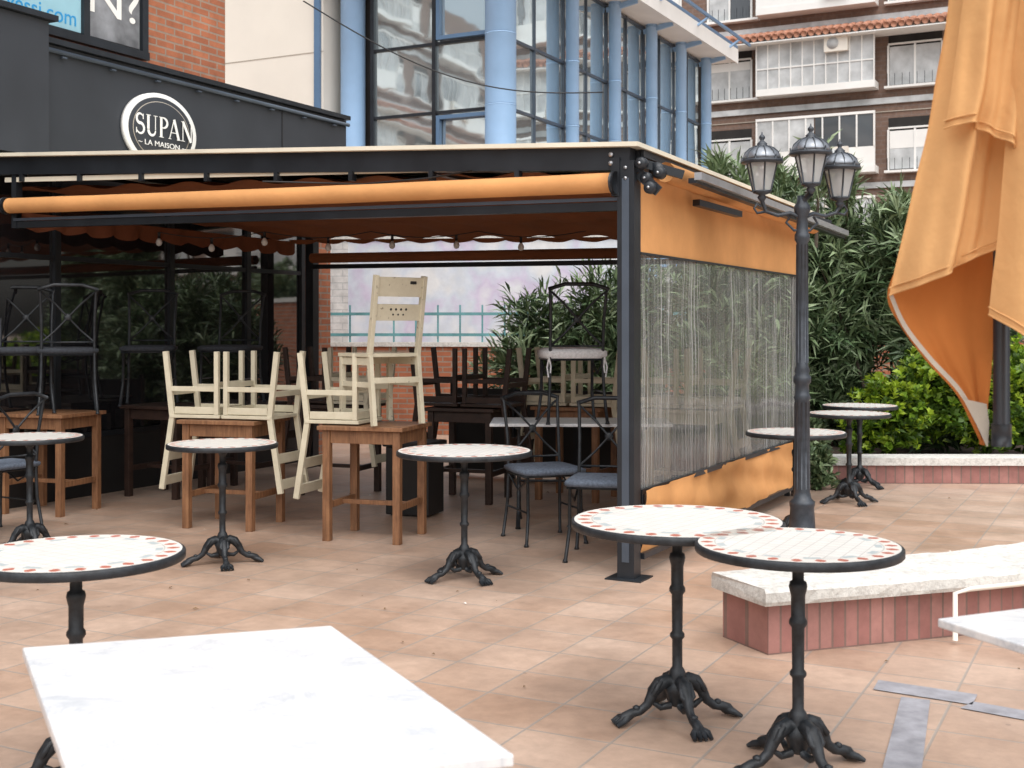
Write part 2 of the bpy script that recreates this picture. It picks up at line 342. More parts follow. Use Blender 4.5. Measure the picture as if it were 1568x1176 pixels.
marble_table([c0,(c0[0]+e1[0],c0[1]+e1[1]),(c0[0]+e1[0]+e2[0],c0[1]+e1[1]+e2[1]),(c0[0]+e2[0],c0[1]+e2[1])])
def long_marble(name,loc,rz):
    b=MB(); b.box((0,0,.75),(1.3,.6,.022),'marble')
    for sx in(-.45,.45):
        b.box((sx,0,.727),(.04,.5,.02),'iron'); 
        for y in(-1,1): b.tube([(sx,y*.02,.70),(sx,y*.12,.5),(sx,y*.05,.3),(sx,y*.14,.12),(sx,y*.24,.01)],[.012,.014,.014,.014,.018],'iron')
        b.tube([(sx,-.12,.5),(sx,.12,.5)],.01,'iron')
    b.tube([(-.45,0,.32),(.45,0,.32)],.01,'iron'); return b.done(name,loc,rz,.003)
long_marble('marble_table',(.50,9.0,0),-.03)
# ---------------------------------------------------------------- wooden tables
def wood_table(k):
    b=MB(); w,d,h=.62,.56,.78
    for i in range(5): b.box((0,-d/2+d*(i+.5)/5,h-.014),(w,d/5-.003,.028),k)
    lx,ly=w/2-.055,d/2-.055
    for x in(-lx,lx):
        for y in(-ly,ly): b.box((x,y,(h-.03)/2),(.052,.052,h-.03),k)
    for y in(-ly,ly):
        b.box((0,y,h-.075),(2*lx-.054,.022,.085),k)
    for x in(-lx,lx):
        b.box((x,0,h-.075),(.022,2*ly-.054,.085),k); b.box((x,0,.24),(.026,2*ly-.054,.045),k)
    b.box((0,0,.24),(2*lx-.03,.04,.03),k)
    return b
tb=wood_table('wood').done('wooden_table',(-.94,8.46,0),R(-17),.003)
inst(tb,'wooden_table',(-2.03,8.99,0),R(-17)); inst(tb,'wooden_table',(-3.62,9.65,0),R(-17))
tg=wood_table('cream').done('wooden_table',(1.45,10.1,0),R(-25),.003)
td=wood_table('dwood').done('dark_wooden_table',(-.35,10.3,0),R(-20),.003)
inst(td,'dark_wooden_table',(-2.95,10.6,0),R(-25)); inst(tb,'wooden_table',(.55,10.4,0),R(-25)); inst(td,'dark_wooden_table',(-1.5,10.7,0),R(-20))
# ---------------------------------------------------------------- wooden chairs
def wood_chair(k,fancy=False,origin_seat=False):
    b=MB(); 
    if origin_seat: b.X=Matrix.Translation((0,0,-.485))
    h=.48; w=.19
    b.box((0,0,h-.012),(.42,.40,.024),k); 
    for x in(-w,w):
        b.box((x,.17,(h-.026)/2),(.034,.034,h-.026),k)
        b.beam((x,-.24,0),(x,-.185,h-.01),.03,.04,k); b.beam((x,-.185,h-.012),(x,-.27,1.0),.03,.04,k)
        b.box((x,-.01,.27),(.02,.36,.036),k); b.box((x,-.005,h-.055),(.02,.32,.05),k)
    b.box((0,.17,h-.055),(.345,.02,.05),k); b.box((0,.17,.24),(.345,.02,.04),k); b.box((0,-.215,.30),(.35,.02,.04),k)
    def bz(z): return -.185-.085*(z-h)/(1-h)
    if fancy:
        b.box((0,bz(.925),.925),(.35,.018,.13),k,rx=.16); b.box((0,bz(.755),.755),(.35,.018,.11),k,rx=.16)
        for i in range(4): b.lathe([(.009,-.012),(.009,.012)],'black',10,((-.06+.04*i),bz(.77),.775),axis='Y')
        for i in range(3): b.lathe([(.007,-.012),(.007,.012)],'black',10,((-.04+.04*i),bz(.74),.74),axis='Y')
        b.box((.1,bz(.95),.955),(.05,.024,.022),'black')
    else:
        for z in(.94,.76): b.box((0,bz(z),z),(.35,.018,.07),k,rx=.16)
    return b
def inv(cx,cy,rz,k='cream',zt=.785):
    key='_c_'+k
    if key not in M:
        o=wood_chair(k,False,True).done('wooden_chair' if k=='cream' else 'dark_wooden_chair',(cx,cy,zt),0,.003); M[key]=o
    else: o=inst(M[key],M[key].name.split('.')[0],(cx,cy,zt),0)
    o.rotation_euler=(math.pi,0,rz)
def tl(cx,cy,dx,dy,a): return cx+dx*math.cos(a)-dy*math.sin(a), cy+dx*math.sin(a)+dy*math.cos(a)
a=R(-17)
for dx,rz in((-.215,math.pi/2),(.215,-math.pi/2)):
    x,y=tl(-2.03,8.99,dx,0,a); inv(x,y,a+rz+(.04 if dx<0 else -.03))
x,y=tl(-.94,8.46,-.235,.0,a); inv(x,y,a+math.pi/2)
f=wood_chair('cream2',True).done('painted_wooden_chair',(-.91,8.43,.79),R(38),.003)
a=R(-25)
for dx,rz in((-.215,math.pi/2),(.215,-math.pi/2)):
    x,y=tl(1.45,10.1,dx,0,a); inv(x,y,a+rz)
    x,y=tl(.55,10.4,dx,0,a); inv(x,y,a+rz)
    x,y=tl(-.35,10.3,dx,0,a); inv(x,y,a+rz,'dwood')
x,y=tl(-1.5,10.7,.2,0,a); inv(x,y,a-math.pi/2,'cream')
x,y=tl(-1.5,10.7,-.2,0,a); inv(x,y,a+math.pi/2,'dwood')
# ---------------------------------------------------------------- iron chairs
def iron_chair(cush,thick=1.0,br=.008):
    b=MB(); k='iron'
    for x in(-.19,.19):
        b.tube([(x*1.12,-.24,0),(x*1.02,-.2,.25),(x,-.19,.46),(x*1.0,-.215,.70),(x*1.05,-.26,.93),(x*1.1,-.275,.96)],.0115,k)
        b.tube([(x*1.12,.22,0),(x,.19,.2),(x,.18,.45)],.0115,k)
        b.lathe([(.018,0),(.012,.02)],k,8,(x*1.12,-.24,0)); b.lathe([(.018,0),(.012,.02)],k,8,(x*1.12,.22,0))
        b.tube([(x,-.19,.44),(x*1.0,0,.35),(x,.18,.44)],.007,k,6)
        b.tube([(x*1.05,-.2,.22),(x*1.05,.2,.22)],.007,k,6)
    b.tube([(-.215,-.275,.95),(-.1,-.29,.985),(.1,-.29,.985),(.215,-.275,.95)],.014,k)
    for s_ in(-1,1):
        b.tube([(s_*.19,-.20,.55),(s_*.09,-.215,.64),(0,-.225,.74),(-s_*.09,-.245,.84),(-s_*.19,-.265,.93)],br,k,6)
    b.lathe([(.02,-.008),(.03,0),(.02,.008)],k,12,(0,-.226,.74),axis='Y')
    b.tube([(-.19,-.197,.55),(.19,-.197,.55)],.008,k,6)
    b.tube([(-.2,-.19,.455),(.2,-.19,.455),(.205,.18,.455),(-.205,.18,.455),(-.2,-.19,.455)],.01,k,6)
    def cus(z,sc,): return [(x*.2*sc,y*.19*sc-.0,.462+(z-.462)*thick) for x,y in((-1,-1),(-.5,-1.03),(0,-1.04),(.5,-1.03),(1,-1),(1.04,0),(1,1),(.5,1.03),(0,1.04),(-.5,1.03),(-1,1),(-1.04,0))]
    r=[cus(.462,1.02),cus(.475,1.09),cus(.495,1.09),cus(.508,.95),cus(.512,.5),cus(.509,.05)]; w=12
    b.add([p for q in r for p in q],[(i*w+j,i*w+(j+1)%w,(i+1)*w+(j+1)%w,(i+1)*w+j) for i in range(5) for j in range(w)],cush,True)
    if thick>1:
        for sx in(-1,1):   # cushion ties
            b.tube([(sx*.2,-.2,.47),(sx*.215,-.215,.40),(sx*.205,-.21,.33)],.006,cush,5); b.tube([(sx*.2,-.2,.47),(sx*.19,-.225,.41),(sx*.195,-.23,.36)],.006,cush,5)
    return b
cb=iron_chair('cushb').done('iron_chair',(.58,7.72,0),R(168))
inst(cb,'iron_chair',(.22,8.35,0),R(200))
cw=iron_chair('cushw',1.5,.009).done('iron_chair',(.43,8.88,.762),R(8))
cd=iron_chair('cushd').done('iron_chair',(-3.8,9.6,.78),R(200))
for x,y,z,r in((-3.45,9.55,.78,20),(-3.1,10.5,.78,190),(-2.45,10.7,.78,170)):
    inst(cd,'iron_chair',(x,y,z),R(r))
inst(cb,'iron_chair',(-3.62,8.6,0),R(60))
inst(td,'dark_wooden_table',(-2.4,10.9,0),R(-25))
b=MB(); b.box((0,0,.27),(.36,.3,.52),'black'); b.box((0,0,.55),(.4,.34,.04),'black'); b.box((0,0,.01),(.3,.26,.02),'frame'); b.done('waste_bin',(-.75,9.5,0),R(-20),.012)
# ---------------------------------------------------------------- pergola (local frame: x right along front, y back)
p=MB()
def zt(lx): return 2.475-lx*.052
p.bb(-.052,.052,-.052,.052,0,2.40,'frame'); p.bb(-.11,.11,-.1,.1,0,.008,'frame')
p.bb(-.05,.05,3.85,3.95,0,2.36,'frame'); p.bb(-5.17,-5.07,3.85,3.95,0,2.55,'frame')
p.bb(-.022,.022,-.056,-.053,.1,2.3,'gframe')
p.beam((.02,0,zt(0)-.065),(-5.25,0,zt(-5.25)-.065),.09,.13,'frame')
p.beam((-.02,3.9,zt(0)-.12),(-5.25,3.9,zt(-5.25)-.12),.09,.12,'frame')
p.beam((0,.055,2.41),(0,4.4,2.36),.09,.12,'frame')
p.beam((.06,.055,2.455),(.06,4.6,2.40),.02,.05,'frame')
for lx in(-1.35,-2.7,-4.05): p.beam((lx,.05,zt(lx)-.09),(lx,3.85,zt(lx)-.12),.05,.09,'frame')
vs=[]
for dz in(0,.026):
    vs+=[(.09,-.09,zt(.09)+dz+.003),(-5.33,-.09,zt(-5.33)+dz+.003),(-5.33,4.05,zt(-5.33)+dz-.04),(.09,4.5,zt(.09)+dz-.05)]
p.add(vs,[(0,1,2,3),(7,6,5,4),(0,4,5,1),(1,5,6,2),(2,6,7,3),(3,7,4,0)],'cream_sheet')
pr=[];rr_=[]
for i in range(61):
    u=i/60; pr.append((-.07-4.95*u,-.07,2.275+.09*u-.008*math.sin(math.pi*u))); rr_.append(.058+.0022*noise.noise(Vector((u*14,0,3))))
p.tube(pr,rr_,'orange',20)
p.tube([(-.05,-.07,2.275),(-.075,-.07,2.275)],.066,'frame',16); p.tube([(-5.0,-.07,2.365),(-5.05,-.07,2.366)],.066,'frame',16)
p.beam((-.05,0,2.145),(-5.0,.0,2.225),.05,.05,'frame'); p.beam((-.05,-.03,2.185),(-5.0,-.03,2.262),.012,.02,'gframe')
p.beam((-5.0,0,2.2),(-5.0,0,2.66),.05,.06,'frame')
p.beam((-.10,-.02,2.385),(-5.1,-.02,2.57),.015,.035,'cream_sheet')
p.beam((-.06,-.03,2.20),(-.06,-.03,2.42),.05,.06,'frame')
for i in range(1,9): p.box((-.6*i-.1,-.03,zt(-.6*i)-.15),(.03,.05,.06),'frame')
for z in(2.44,2.39): p.lathe([(.014,-.06),(.014,-.05)],'silver',8,(-.09,0,z),axis='Y')
for z in(2.36,2.30): p.lathe([(.010,-.06),(.010,-.053)],'silver',8,(0,0,z),axis='Y')
rows=[]
for j in range(20):
    v=j/19; ly=.1+3.2*v; row=[]
    for i in range(80):
        u=i/79; lx=-.06-5.1*u
        row.append((lx,ly,2.36-.18*v+ (-lx)*.03+.018*math.sin(u*60+v*2)+.05*abs(math.sin(v*9.5))))
    rows.append(row)
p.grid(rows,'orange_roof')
def valance(p0,p1,h,k,n,sc):
    p0=Vector(p0);p1=Vector(p1); t=[];bt=[]
    for i in range(n*8+1):
        q=p0.lerp(p1,i/(n*8)); w=.012*math.sin(i*.9)
        t.append((q.x+w,q.y+w,q.z)); bt.append((q.x+w,q.y+w,q.z-h-sc*abs(math.sin(math.pi*i/8))))
    p.grid([t,bt],k)
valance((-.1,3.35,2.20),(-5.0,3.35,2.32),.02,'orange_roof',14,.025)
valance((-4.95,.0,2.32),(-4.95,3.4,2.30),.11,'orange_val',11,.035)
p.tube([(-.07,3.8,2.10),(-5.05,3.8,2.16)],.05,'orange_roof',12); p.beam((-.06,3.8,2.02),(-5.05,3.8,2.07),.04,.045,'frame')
p.tube([(.13,.25,2.36),(.13,3.9,2.30)],.06,'orange',12)
p.beam((.28,.40,2.345),(.28,4.5,2.28),.045,.045,'silver'); p.beam((.245,.40,2.32),(.245,4.5,2.25),.05,.03,'frame')
for ly in(.12,1.3,2.6,3.9):
    p.beam((.04,ly,2.40),(.26,ly+.08,2.33),.04,.05,'frame')
    p.lathe([(.045,-.02),(.045,.02)],'frame',16,(.12,ly+.02,2.36),axis='Y'); 
for q in((.10,.02,2.30),(.14,-.02,2.24),(.09,-.03,2.38),(.17,.05,2.33)): p.lathe([(.022,-.035),(.03,-.03),(.036,-.02),(.036,.02),(.03,.03)],'frame',16,q,axis='Y'); p.lathe([(.008,-.045),(.008,-.03)],'silver',8,q,axis='Y')
p.beam((.10,.9,2.24),(.2,1.5,2.21),.05,.04,'frame'); p.beam((.06,.0,2.33),(.18,.0,2.22),.02,.06,'frame')
def panel(z0,z1,k,amp,ny=60,nz=10,x0=.045,seed=0,l0=.075,l1=3.84,gath=0):
    rows=[]
    for j in range(nz+1):
        row=[]
        for i in range(ny+1):
            ly=l0+(l1-l0)*i/ny; z=z0+(z1-z0)*j/nz
            n=noise.noise(Vector((ly*2.2+seed,z*3.0,seed)))+.5*noise.noise(Vector((ly*6+z*4,z*4,seed)))
            if gath: n+=gath*math.sin((z-z0)*22+ly*3.1+2*noise.noise(Vector((ly*1.3,0,seed))))*math.sin(math.pi*j/nz)
            row.append((x0+amp*n,ly,z))
        rows.append(row)
    p.grid(rows,k)
panel(1.87,2.34,'orange',.012,50,6,.035)
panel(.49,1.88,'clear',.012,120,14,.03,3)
panel(.13,.50,'orange',.045,90,20,.05,5,gath=.35)
p.beam((.045,.07,.49),(.045,3.84,.49),.02,.03,'frame'); p.beam((.045,.07,1.875),(.045,3.84,1.875),.008,.015,'frame')
p.beam((.05,.07,.12),(.05,3.84,.12),.035,.035,'frame')
p.tube([(-1.0,-.06,2.40),(-1.3,-.065,2.37),(-1.8,-.06,2.36),(-2.6,-.06,2.42)],.006,'black',6)
pts=[]
for i in range(41):
    u=i/40; pts.append((-4.7+3.6*u*.9,1.2+1.5*u,2.24-.05*abs(math.sin(u*math.pi*4))))
p.tube(pts,.004,'black',5)
for i in(0,5,10,16,22,28,34):
    x,y,z=pts[i]; p.tube([(x,y,z),(x,y,z-.05)],.012,'black',8); p.lathe([(.008,0),(.022,-.02),(.027,-.04),(.02,-.06),(.004,-.068)],'bulb',12,(x,y,z-.048))
p.bb(-3.4,-.06,3.86,3.88,.05,.85,'black')
for i in range(6): p.bb(-3.4+i*.66,-3.36+i*.66,3.82,3.859,0,.9,'frame')
perg=p.done('terrace_pergola',O,A0)
# ---------------------------------------------------------------- restaurant building
def child(b,name,par): return b.done(name,parent=par)
e=bpy.data.objects.new('brick_restaurant_building',None); scene.collection.objects.link(e); e.location=O; e.rotation_euler=(0,0,A0)
X=-5.4
b=MB()
b.bb(-14,X-.12,-9,3.0,3.79,9.5,'brick'); b.bb(-14,X-.12,3.0,4.95,3.2,3.74,'fascia')
b.bb(X-.55,X-.0,4.12,4.62,0,3.2,'brick'); b.bb(-14,X-.56,4.1,4.6,0,3.19,'brick')
b.bb(-14,X-.7,-9,4.09,0,3.18,'room')
child(b,'walls',e)
b=MB()
b.bb(X-.12,X,.42,4.92,2.78,3.78,'fascia'); b.bb(X-.12,X+.28,-6,.415,2.80,3.88,'fascia')
b.bb(X-.1,X+.05,.42,4.94,3.785,3.83,'frame'); b.bb(X-.1,X+.33,-6.05,.47,3.885,3.93,'frame')
b.tube([(X+.03,.45,3.73),(X+.03,4.93,3.73)],.02,'gframe',8)
for i in range(8): b.box((X+.03,.8+i*.55,3.69),(.03,.05,.012),'gframe')
for ly in (.40+.02,3.75): b.bb(X,X+.006,ly,ly+.012,2.8,3.76,'black')
child(b,'fascia',e)
b=MB()
ys=[-6,-4.6,-3.2,-1.8,-.6,.75,2.1,3.2,4.1]
for i,y in enumerate(ys): b.bb(X-.06,X+.02,y-.03,y+.03,0,2.8,'frame')
for i in range(len(ys)-1):
    y0,y1=ys[i]+.031,ys[i+1]-.031
    b.bb(X-.03,X-.015,y0,y1,.55,2.72,'dglass'); b.bb(X-.04,X+.01,y0,y1,.0,.5,'black'); b.bb(X-.05,X+.015,y0,y1,.502,.545,'frame')
    b.bb(X-.05,X+.012,y0,y1,2.0,2.04,'frame')
child(b,'shopfront',e)
b=MB()
xw=X-.10
b.bb(xw-.01,xw+.012,-3.3,1.83,3.95,6.2,'wglass')
for y in(-3.3,-1.6,-.02,1.13,1.83): b.bb(xw,xw+.05,y-.035,y+.035,3.93,6.25,'frame')
b.bb(xw,xw+.06,-3.35,1.87,3.88,3.95,'frame'); b.bb(xw+.004,xw+.045,-3.3,1.83,4.95,5.0,'frame')
M['poster']=plain('poster_light_blue',(.28,.50,.60),.6,0,.1,2,0); M['pgrey']=plain('poster_grey',(.20,.21,.23),.6,0,.6,3,0); M['ptxt']=plain('poster_text_blue',(.02,.28,.60),.6,0,0,1,0)
b.bb(xw+.013,xw+.02,-1.55,1.09,3.97,4.94,'poster'); b.bb(xw+.013,xw+.02,1.17,1.78,3.97,4.94,'pgrey')
child(b,'upper_window',e)
def text(s,size,mat,lx,ly,z,par,name,ext=.003,sx=1):
    c=bpy.data.curves.new(name,'FONT'); c.body=s; c.size=size; c.extrude=ext; c.align_x='CENTER'; c.align_y='CENTER'
    o=bpy.data.objects.new(name,c); scene.collection.objects.link(o); o.data.materials.append(mat); o.parent=par
    o.location=(lx,ly,z); o.rotation_euler=(math.pi/2,0,math.pi/2); o.scale=(sx,1,1); return o
text('www.yessi.com',.19,M['ptxt'],xw+.022,.45,4.07,e,'poster_text',.001,1.0)
text('ES',.55,M['white'],xw+.022,.5,4.44,e,'poster_letters',.001,1.4); text('N?',.45,M['white'],xw+.022,1.47,4.32,e,'poster_letters_b',.001,1.3)
sg=bpy.data.objects.new('round_shop_sign',None); scene.collection.objects.link(sg); sg.location=PW(X+.005,1.93,3.235); sg.rotation_euler=(0,0,A0)
b=MB(); b.lathe([(.345,0),(.345,.035),(.335,.04)],'white',64,axis='X'); b.lathe([(.305,.041),(.300,.044)],'fascia',64,axis='X')
b.lathe([(.268,.0445),(.266,.0455)],'hem',64,axis='X'); b.lathe([(.262,.046),(.260,.047)],'fascia',64,axis='X')
o=b.done('disc',parent=sg); o.scale=(1,1.36,1)
b=MB(); LH=.185; cnt=[0]
def stroke(ps,ws,ox,lw):
    cnt[0]+=1; x=.050+.0006*cnt[0]; l=[];r=[]
    for i,(u,v) in enumerate(ps):
        a_=Vector(ps[min(i+1,len(ps)-1)])-Vector(ps[max(i-1,0)]); n_=Vector((-a_[1],a_[0])).normalized()
        w=(ws[i] if isinstance(ws,list) else ws)/2
        l.append((x,ox+(u+n_[0]*w)*lw,(v+n_[1]*w-.5)*LH+.035)); r.append((x,ox+(u-n_[0]*w)*lw,(v-n_[1]*w-.5)*LH+.035))
    b.grid([l,r],'white',False)
def arc(cx,cy,rx,ry,a0,a1,n=14): return [(cx+rx*math.cos(R(a0+(a1-a0)*i/n)),cy+ry*math.sin(R(a0+(a1-a0)*i/n))) for i in range(n+1)]
lw=.185; x0=-.345
TK,TN=.17,.06
o0=x0
s1=arc(.34,.74,.22,.23,35,255)+arc(.36,.27,.25,.25,80,-150)
stroke(s1,[TN+.09*math.sin(math.pi*i/(len(s1)-1)) for i in range(len(s1))],o0,lw); stroke([(.55,.72),(.55,.98)],TN,o0,lw); stroke([(.1,.02),(.1,.28)],TN,o0,lw)
o1=x0+.135
stroke([(.16,1),(.16,.3)],TK,o1,lw); stroke([(.64,1),(.64,.3)],TN,o1,lw); u_=arc(.40,.27,.24,.25,180,360); stroke(u_,[TK-.09*i/14 for i in range(15)],o1,lw); stroke([(0,.985),(.33,.985)],.03,o1,lw); stroke([(.5,.985),(.78,.985)],.03,o1,lw)
o2=x0+.295
stroke([(.16,1),(.16,0)],TK,o2,lw); u_=arc(.28,.73,.30,.25,90,-90); stroke([(.16,.98)]+u_+[(.16,.48)],[TN]+[TN+.09*math.sin(math.pi*i/14) for i in range(15)]+[TN],o2,lw); stroke([(0,.015),(.33,.015)],.03,o2,lw); stroke([(0,.985),(.2,.985)],.03,o2,lw)
o3=x0+.415
stroke([(.08,0),(.40,1)],TN,o3,lw); stroke([(.40,1),(.74,0)],TK,o3,lw); stroke([(.2,.33),(.62,.33)],.04,o3,lw); stroke([(-.02,.015),(.2,.015)],.03,o3,lw); stroke([(.58,.015),(.90,.015)],.03,o3,lw)
o4=x0+.585
stroke([(.10,1),(.10,0)],TN,o4,lw); stroke([(.10,1),(.68,0)],TK,o4,lw); stroke([(.70,1),(.70,0)],TN,o4,lw); stroke([(-.04,.015),(.24,.015)],.03,o4,lw); stroke([(.56,.985),(.84,.985)],.03,o4,lw); stroke([(-.04,.985),(.12,.985)],.03,o4,lw)
b.done('lettering',parent=sg)
text('~ LA MAISON ~',.068,M['white'],.052,0,-.125,sg,'lettering_small',.002,1.3)
# ---------------------------------------------------------------- blue glass building
e=bpy.data.objects.new('blue_glass_building',None); scene.collection.objects.link(e); e.location=(-.12,25,0); e.rotation_euler=(0,0,A0)
b=MB(); H=9.3
b.bb(-3.6,-.15,.25,13,0,3.0,'whitebrick'); b.bb(-3.6,-.15,.25,13.2,3.0,H,'room')
child(b,'walls',e)
b=MB()
zs=[3.05+.0, 4.55,5.95,7.4,9.25]
fx=[-3.3,-1.75,-.28]
rg=random.Random(4)
def pane(c,d,tx,tz):
    Q=Matrix.Translation(c)@Matrix.Rotation(tx,4,'X' if d[1]<d[0] else 'Y')@Matrix.Rotation(tz,4,'Z'); old=b.X; b.X=Q; b.box((0,0,0),d,'bglass'); b.X=old
for i in range(2):
    for j in range(4):
        x0,x1,z0,z1=fx[i]+.04,fx[i+1]-.04,zs[j]+.03,zs[j+1]-.03
        pane(((x0+x1)/2,.14,(z0+z1)/2),(x1-x0,.015,z1-z0),rg.gauss(0,.008),rg.gauss(0,.01))
for x in fx: b.bb(x-.045,x+.045,.06,.2,0,H,'frame')
for z in zs: b.bb(-3.3,-.2,.08,.19,z-.03,z+.03,'frame')
for j in(1,3):
    x0,x1=-1.66,-.38; z0,z1=zs[j-0]+.06,zs[j+1]-.08
    b.bb(x0,x0+.08,.0,.11,z0,z1,'bluedk'); b.bb(x1-.08,x1,.0,.11,z0,z1,'bluedk'); b.bb(x0+.082,x1-.082,.0,.11,z1-.08,z1,'bluedk'); b.bb(x0+.082,x1-.082,.0,.11,z0,z0+.08,'bluedk')
cy=[0,3.0,5.5,8.0,10.3,12.5]
for i in range(5):
    n=2; 
    for q in range(n):
        y0=cy[i]+(cy[i+1]-cy[i])*q/n; y1=cy[i]+(cy[i+1]-cy[i])*(q+1)/n
        for j in range(4):
            zz=zs[j]+.03; ze=zs[j+1]-.03
            pane((-.13,(y0+y1)/2,(zz+ze)/2),(.016,y1-y0-.05,ze-zz),rg.gauss(0,.008),rg.gauss(0,.01))
        b.bb(-.16,-.07,y0-.02,y0+.02,3,H,'gframe')
for z in zs: b.bb(-.17,-.08,0,12.5,z-.03,z+.03,'gframe')
child(b,'glazing',e)
b=MB()
b.tube([(-3.75,-.0,0),(-3.75,-.0,11)],.27,'blue',24); b.tube([(-.1,-.05,0),(-.1,-.05,11)],.32,'blue',24)
for y in cy[1:]: b.tube([(.12,y,0),(.12,y,H+.2)],.15,'blue',20)
for y in[0]+cy[1:]:
    for z in zs[1:]: b.tube([((.12 if y else -.1),y-(0 if y else .05),z-.015),((.12 if y else -.1),y-(0 if y else .05),z+.015)],(.158 if y else .327),'blue',20)
child(b,'columns',e)
b=MB()
b.bb(-4.2,.75,-.9,13.4,H+.02,H+.16,'white'); b.bb(.75,.80,-.9,13.45,H-.02,H+.40,'white'); b.bb(-4.2,.8,-.95,13.4,H+.41,H+.50,'bluedk')
for y in cy: b.beam((-.1,y,H-.15),(.7,y,H+.0),.08,.12,'blue')
for i in range(5): b.beam((.8,i*2.9+1,H+.30),(1.12,i*2.9+1,H+.50),.07,.05,'blue')
b.bb(1.08,1.14,-.5,13.6,H+.48,H+.56,'bluedk')
child(b,'roof_eave',e)
# white building
e=bpy.data.objects.new('white_plaster_building',None); scene.collection.objects.link(e); e.location=(-.12,25,0); e.rotation_euler=(0,0,A0)
b=MB(); b.bb(-16,-4.25,-.4,10,0,13,'plaster')
child(b,'walls',e)
b=MB(); 
for z in(3.2,4.6,6.0,7.4): b.bb(-16,-4.24,-.41,-.402,z,z+.015,'hem')
for i in range(5): b.bb(-15.5+i*1.6,-14.7+i*1.6,-.44,-.41,1,2.4,'wglass')
b.bb(-4.45,-4.3,-.47,-.41,0,13,'bluedk'); child(b,'trim',e)
b=MB()
for z in(1.34,1.62): b.beam((-5,.1,z),(5,.1,z),.04,.04,'teal')
for i in range(34): b.beam((-5+i*.3,.1,1.24),(-5+i*.3,.1,1.74),.022,.022,'teal')
b.done('teal_railing',(-2.0,16.5,0),R(-5))
b=MB(); b.bb(-5,5,0,.22,0,1.18,'brick'); b.bb(-5,5,-.03,.25,1.182,1.24,'stone'); b.done('low_brick_boundary_wall',(-2.0,16.5,0),R(-5))
b=MB(); b.bb(-5,2.6,0,.2,0,2.75,'mural'); b.bb(-5,2.6,-.03,.23,2.752,2.82,'stone'); b.bb(-5,-1.55,-.02,-.002,0,2.72,'whitebrick'); b.done('painted_boundary_wall',(-.9,18.2,0),R(-5))
# ---------------------------------------------------------------- brown apartments
def apartments(name,loc,rz,x0,x1,levels,zbase,per=9.2,depth=10,seed=1):
    rr=random.Random(seed)
    e=bpy.data.objects.new(name,None); scene.collection.objects.link(e); e.location=loc; e.rotation_euler=(0,0,rz)
    b=MB(); top=zbase+levels*2.87+.5
    b.bb(x0,x1,0,depth,0,top,'brown'); child(b,'walls',e)
    b=MB(); r=MB()
    k0=int(math.floor(x0/per)); 
    for k in range(k0,int(x1/per)+1):
        for l in range(levels):
            ox=k*per; z=zbase+l*2.87
            def ok(a,c): return ox+a>=x0 and ox+c<=x1
            if ok(2.06,6.17):
                b.bb(ox+2.06,ox+6.17,-.7,-.002,z-.12,z+.12,'white')
                if l%2==0:
                    b.bb(ox+2.1,ox+6.13,-.66,-.62,z+.122,z+1.85,'curtain')
                    for q in range(11): b.bb(ox+2.06+q*.406,ox+2.10+q*.406,-.70,-.6,z+.121,z+1.85,'white')
                    b.bb(ox+2.08,ox+6.15,-.69,-.61,z+.8,z+.85,'white')
                else:
                    b.bb(ox+2.06,ox+6.17,-.68,-.6,z+.121,z+.75,'white')
                    b.bb(ox+2.1,ox+4.1,-.66,-.62,z+.76,z+1.85,'curtain'); b.bb(ox+4.15,ox+6.1,-.66,-.62,z+.76,z+1.85,'wglass')
                    for q in range(8): b.bb(ox+2.06+q*.58,ox+2.11+q*.58,-.70,-.6,z+.751,z+1.85,'white')
                b.bb(ox+2.06,ox+6.17,-.7,-.6,z+1.86,z+1.95,'white')
                hz=z+(1.45 if l%2==0 else .5)
                b.box((ox+4.9,-.80,hz),(.8,.18,.55),'plaster'); b.lathe([(.2,-.90),(.2,-.89)],'curtain',20,(ox+4.8,0,hz),axis='Y')
            for a,c in((.1,1.72),(6.5,8.25)):
                if ok(a,c):
                    b.bb(ox+a,ox+c,-.02,.1,z-.05,z+1.75,'room')
                    sh=rr.choice([0,.3,.6,1.2])
                    b.bb(ox+a+.05,ox+(a+c)/2-.03,-.05,-.03,z,z+1.3,'curtain'); b.bb(ox+(a+c)/2+.03,ox+c-.05,-.05,-.03,z,z+1.3,'wglass' if rr.random()<.5 else 'curtain')
                    if sh: b.bb(ox+a+.05,ox+c-.05,-.06,-.052,z+1.3-sh,z+1.3,'white')
                    for xx in(a,(a+c)/2,c): b.bb(ox+xx-.035,ox+xx+.035,-.08,-.025,z-.05,z+1.35,'white')
                    b.bb(ox+a,ox+c,-.09,-.026,z+1.36,z+1.42,'white'); b.bb(ox+a-.1,ox+c+.3,-.3,-.003,z-.14,z-.06,'white')
                    for q in range(8): b.bb(ox+a+q*(c-a+.2)/8,ox+a+.015+q*(c-a+.2)/8,-.29,-.27,z-.06,z+.35,'frame')
    for l in range(levels):
        z=zbase+l*2.87
        b.bb(x0,x1,-.10,-.001,z-.62,z-.42,'curtain')
        b.bb(x0,x1,-.04,-.001,z-.9,z-.87,'hem')
    child(b,'windows_and_balconies',e)
    z=zbase+3*2.87-.62-.38
    n=int((x1-x0)/.25)
    for i in range(n):
        x=x0+(i+.5)*.25; r.tube([(x,-1.15,z-.05),(x,-.75,z+.12),(x,-.13,z+.30)],.11,'rooftile',7)
    r.bb(x0,x1,-1.1,-.13,z-.20,z-.16,'white')
    child(r,'tiled_eave',e)
apartments('brown_apartment_block',(7.1,45,0),A0,-8,42,5,3.95)
apartments('brown_apartment_block',(-42,-8,0),R(60),-26,26,5,3.95,seed=3)
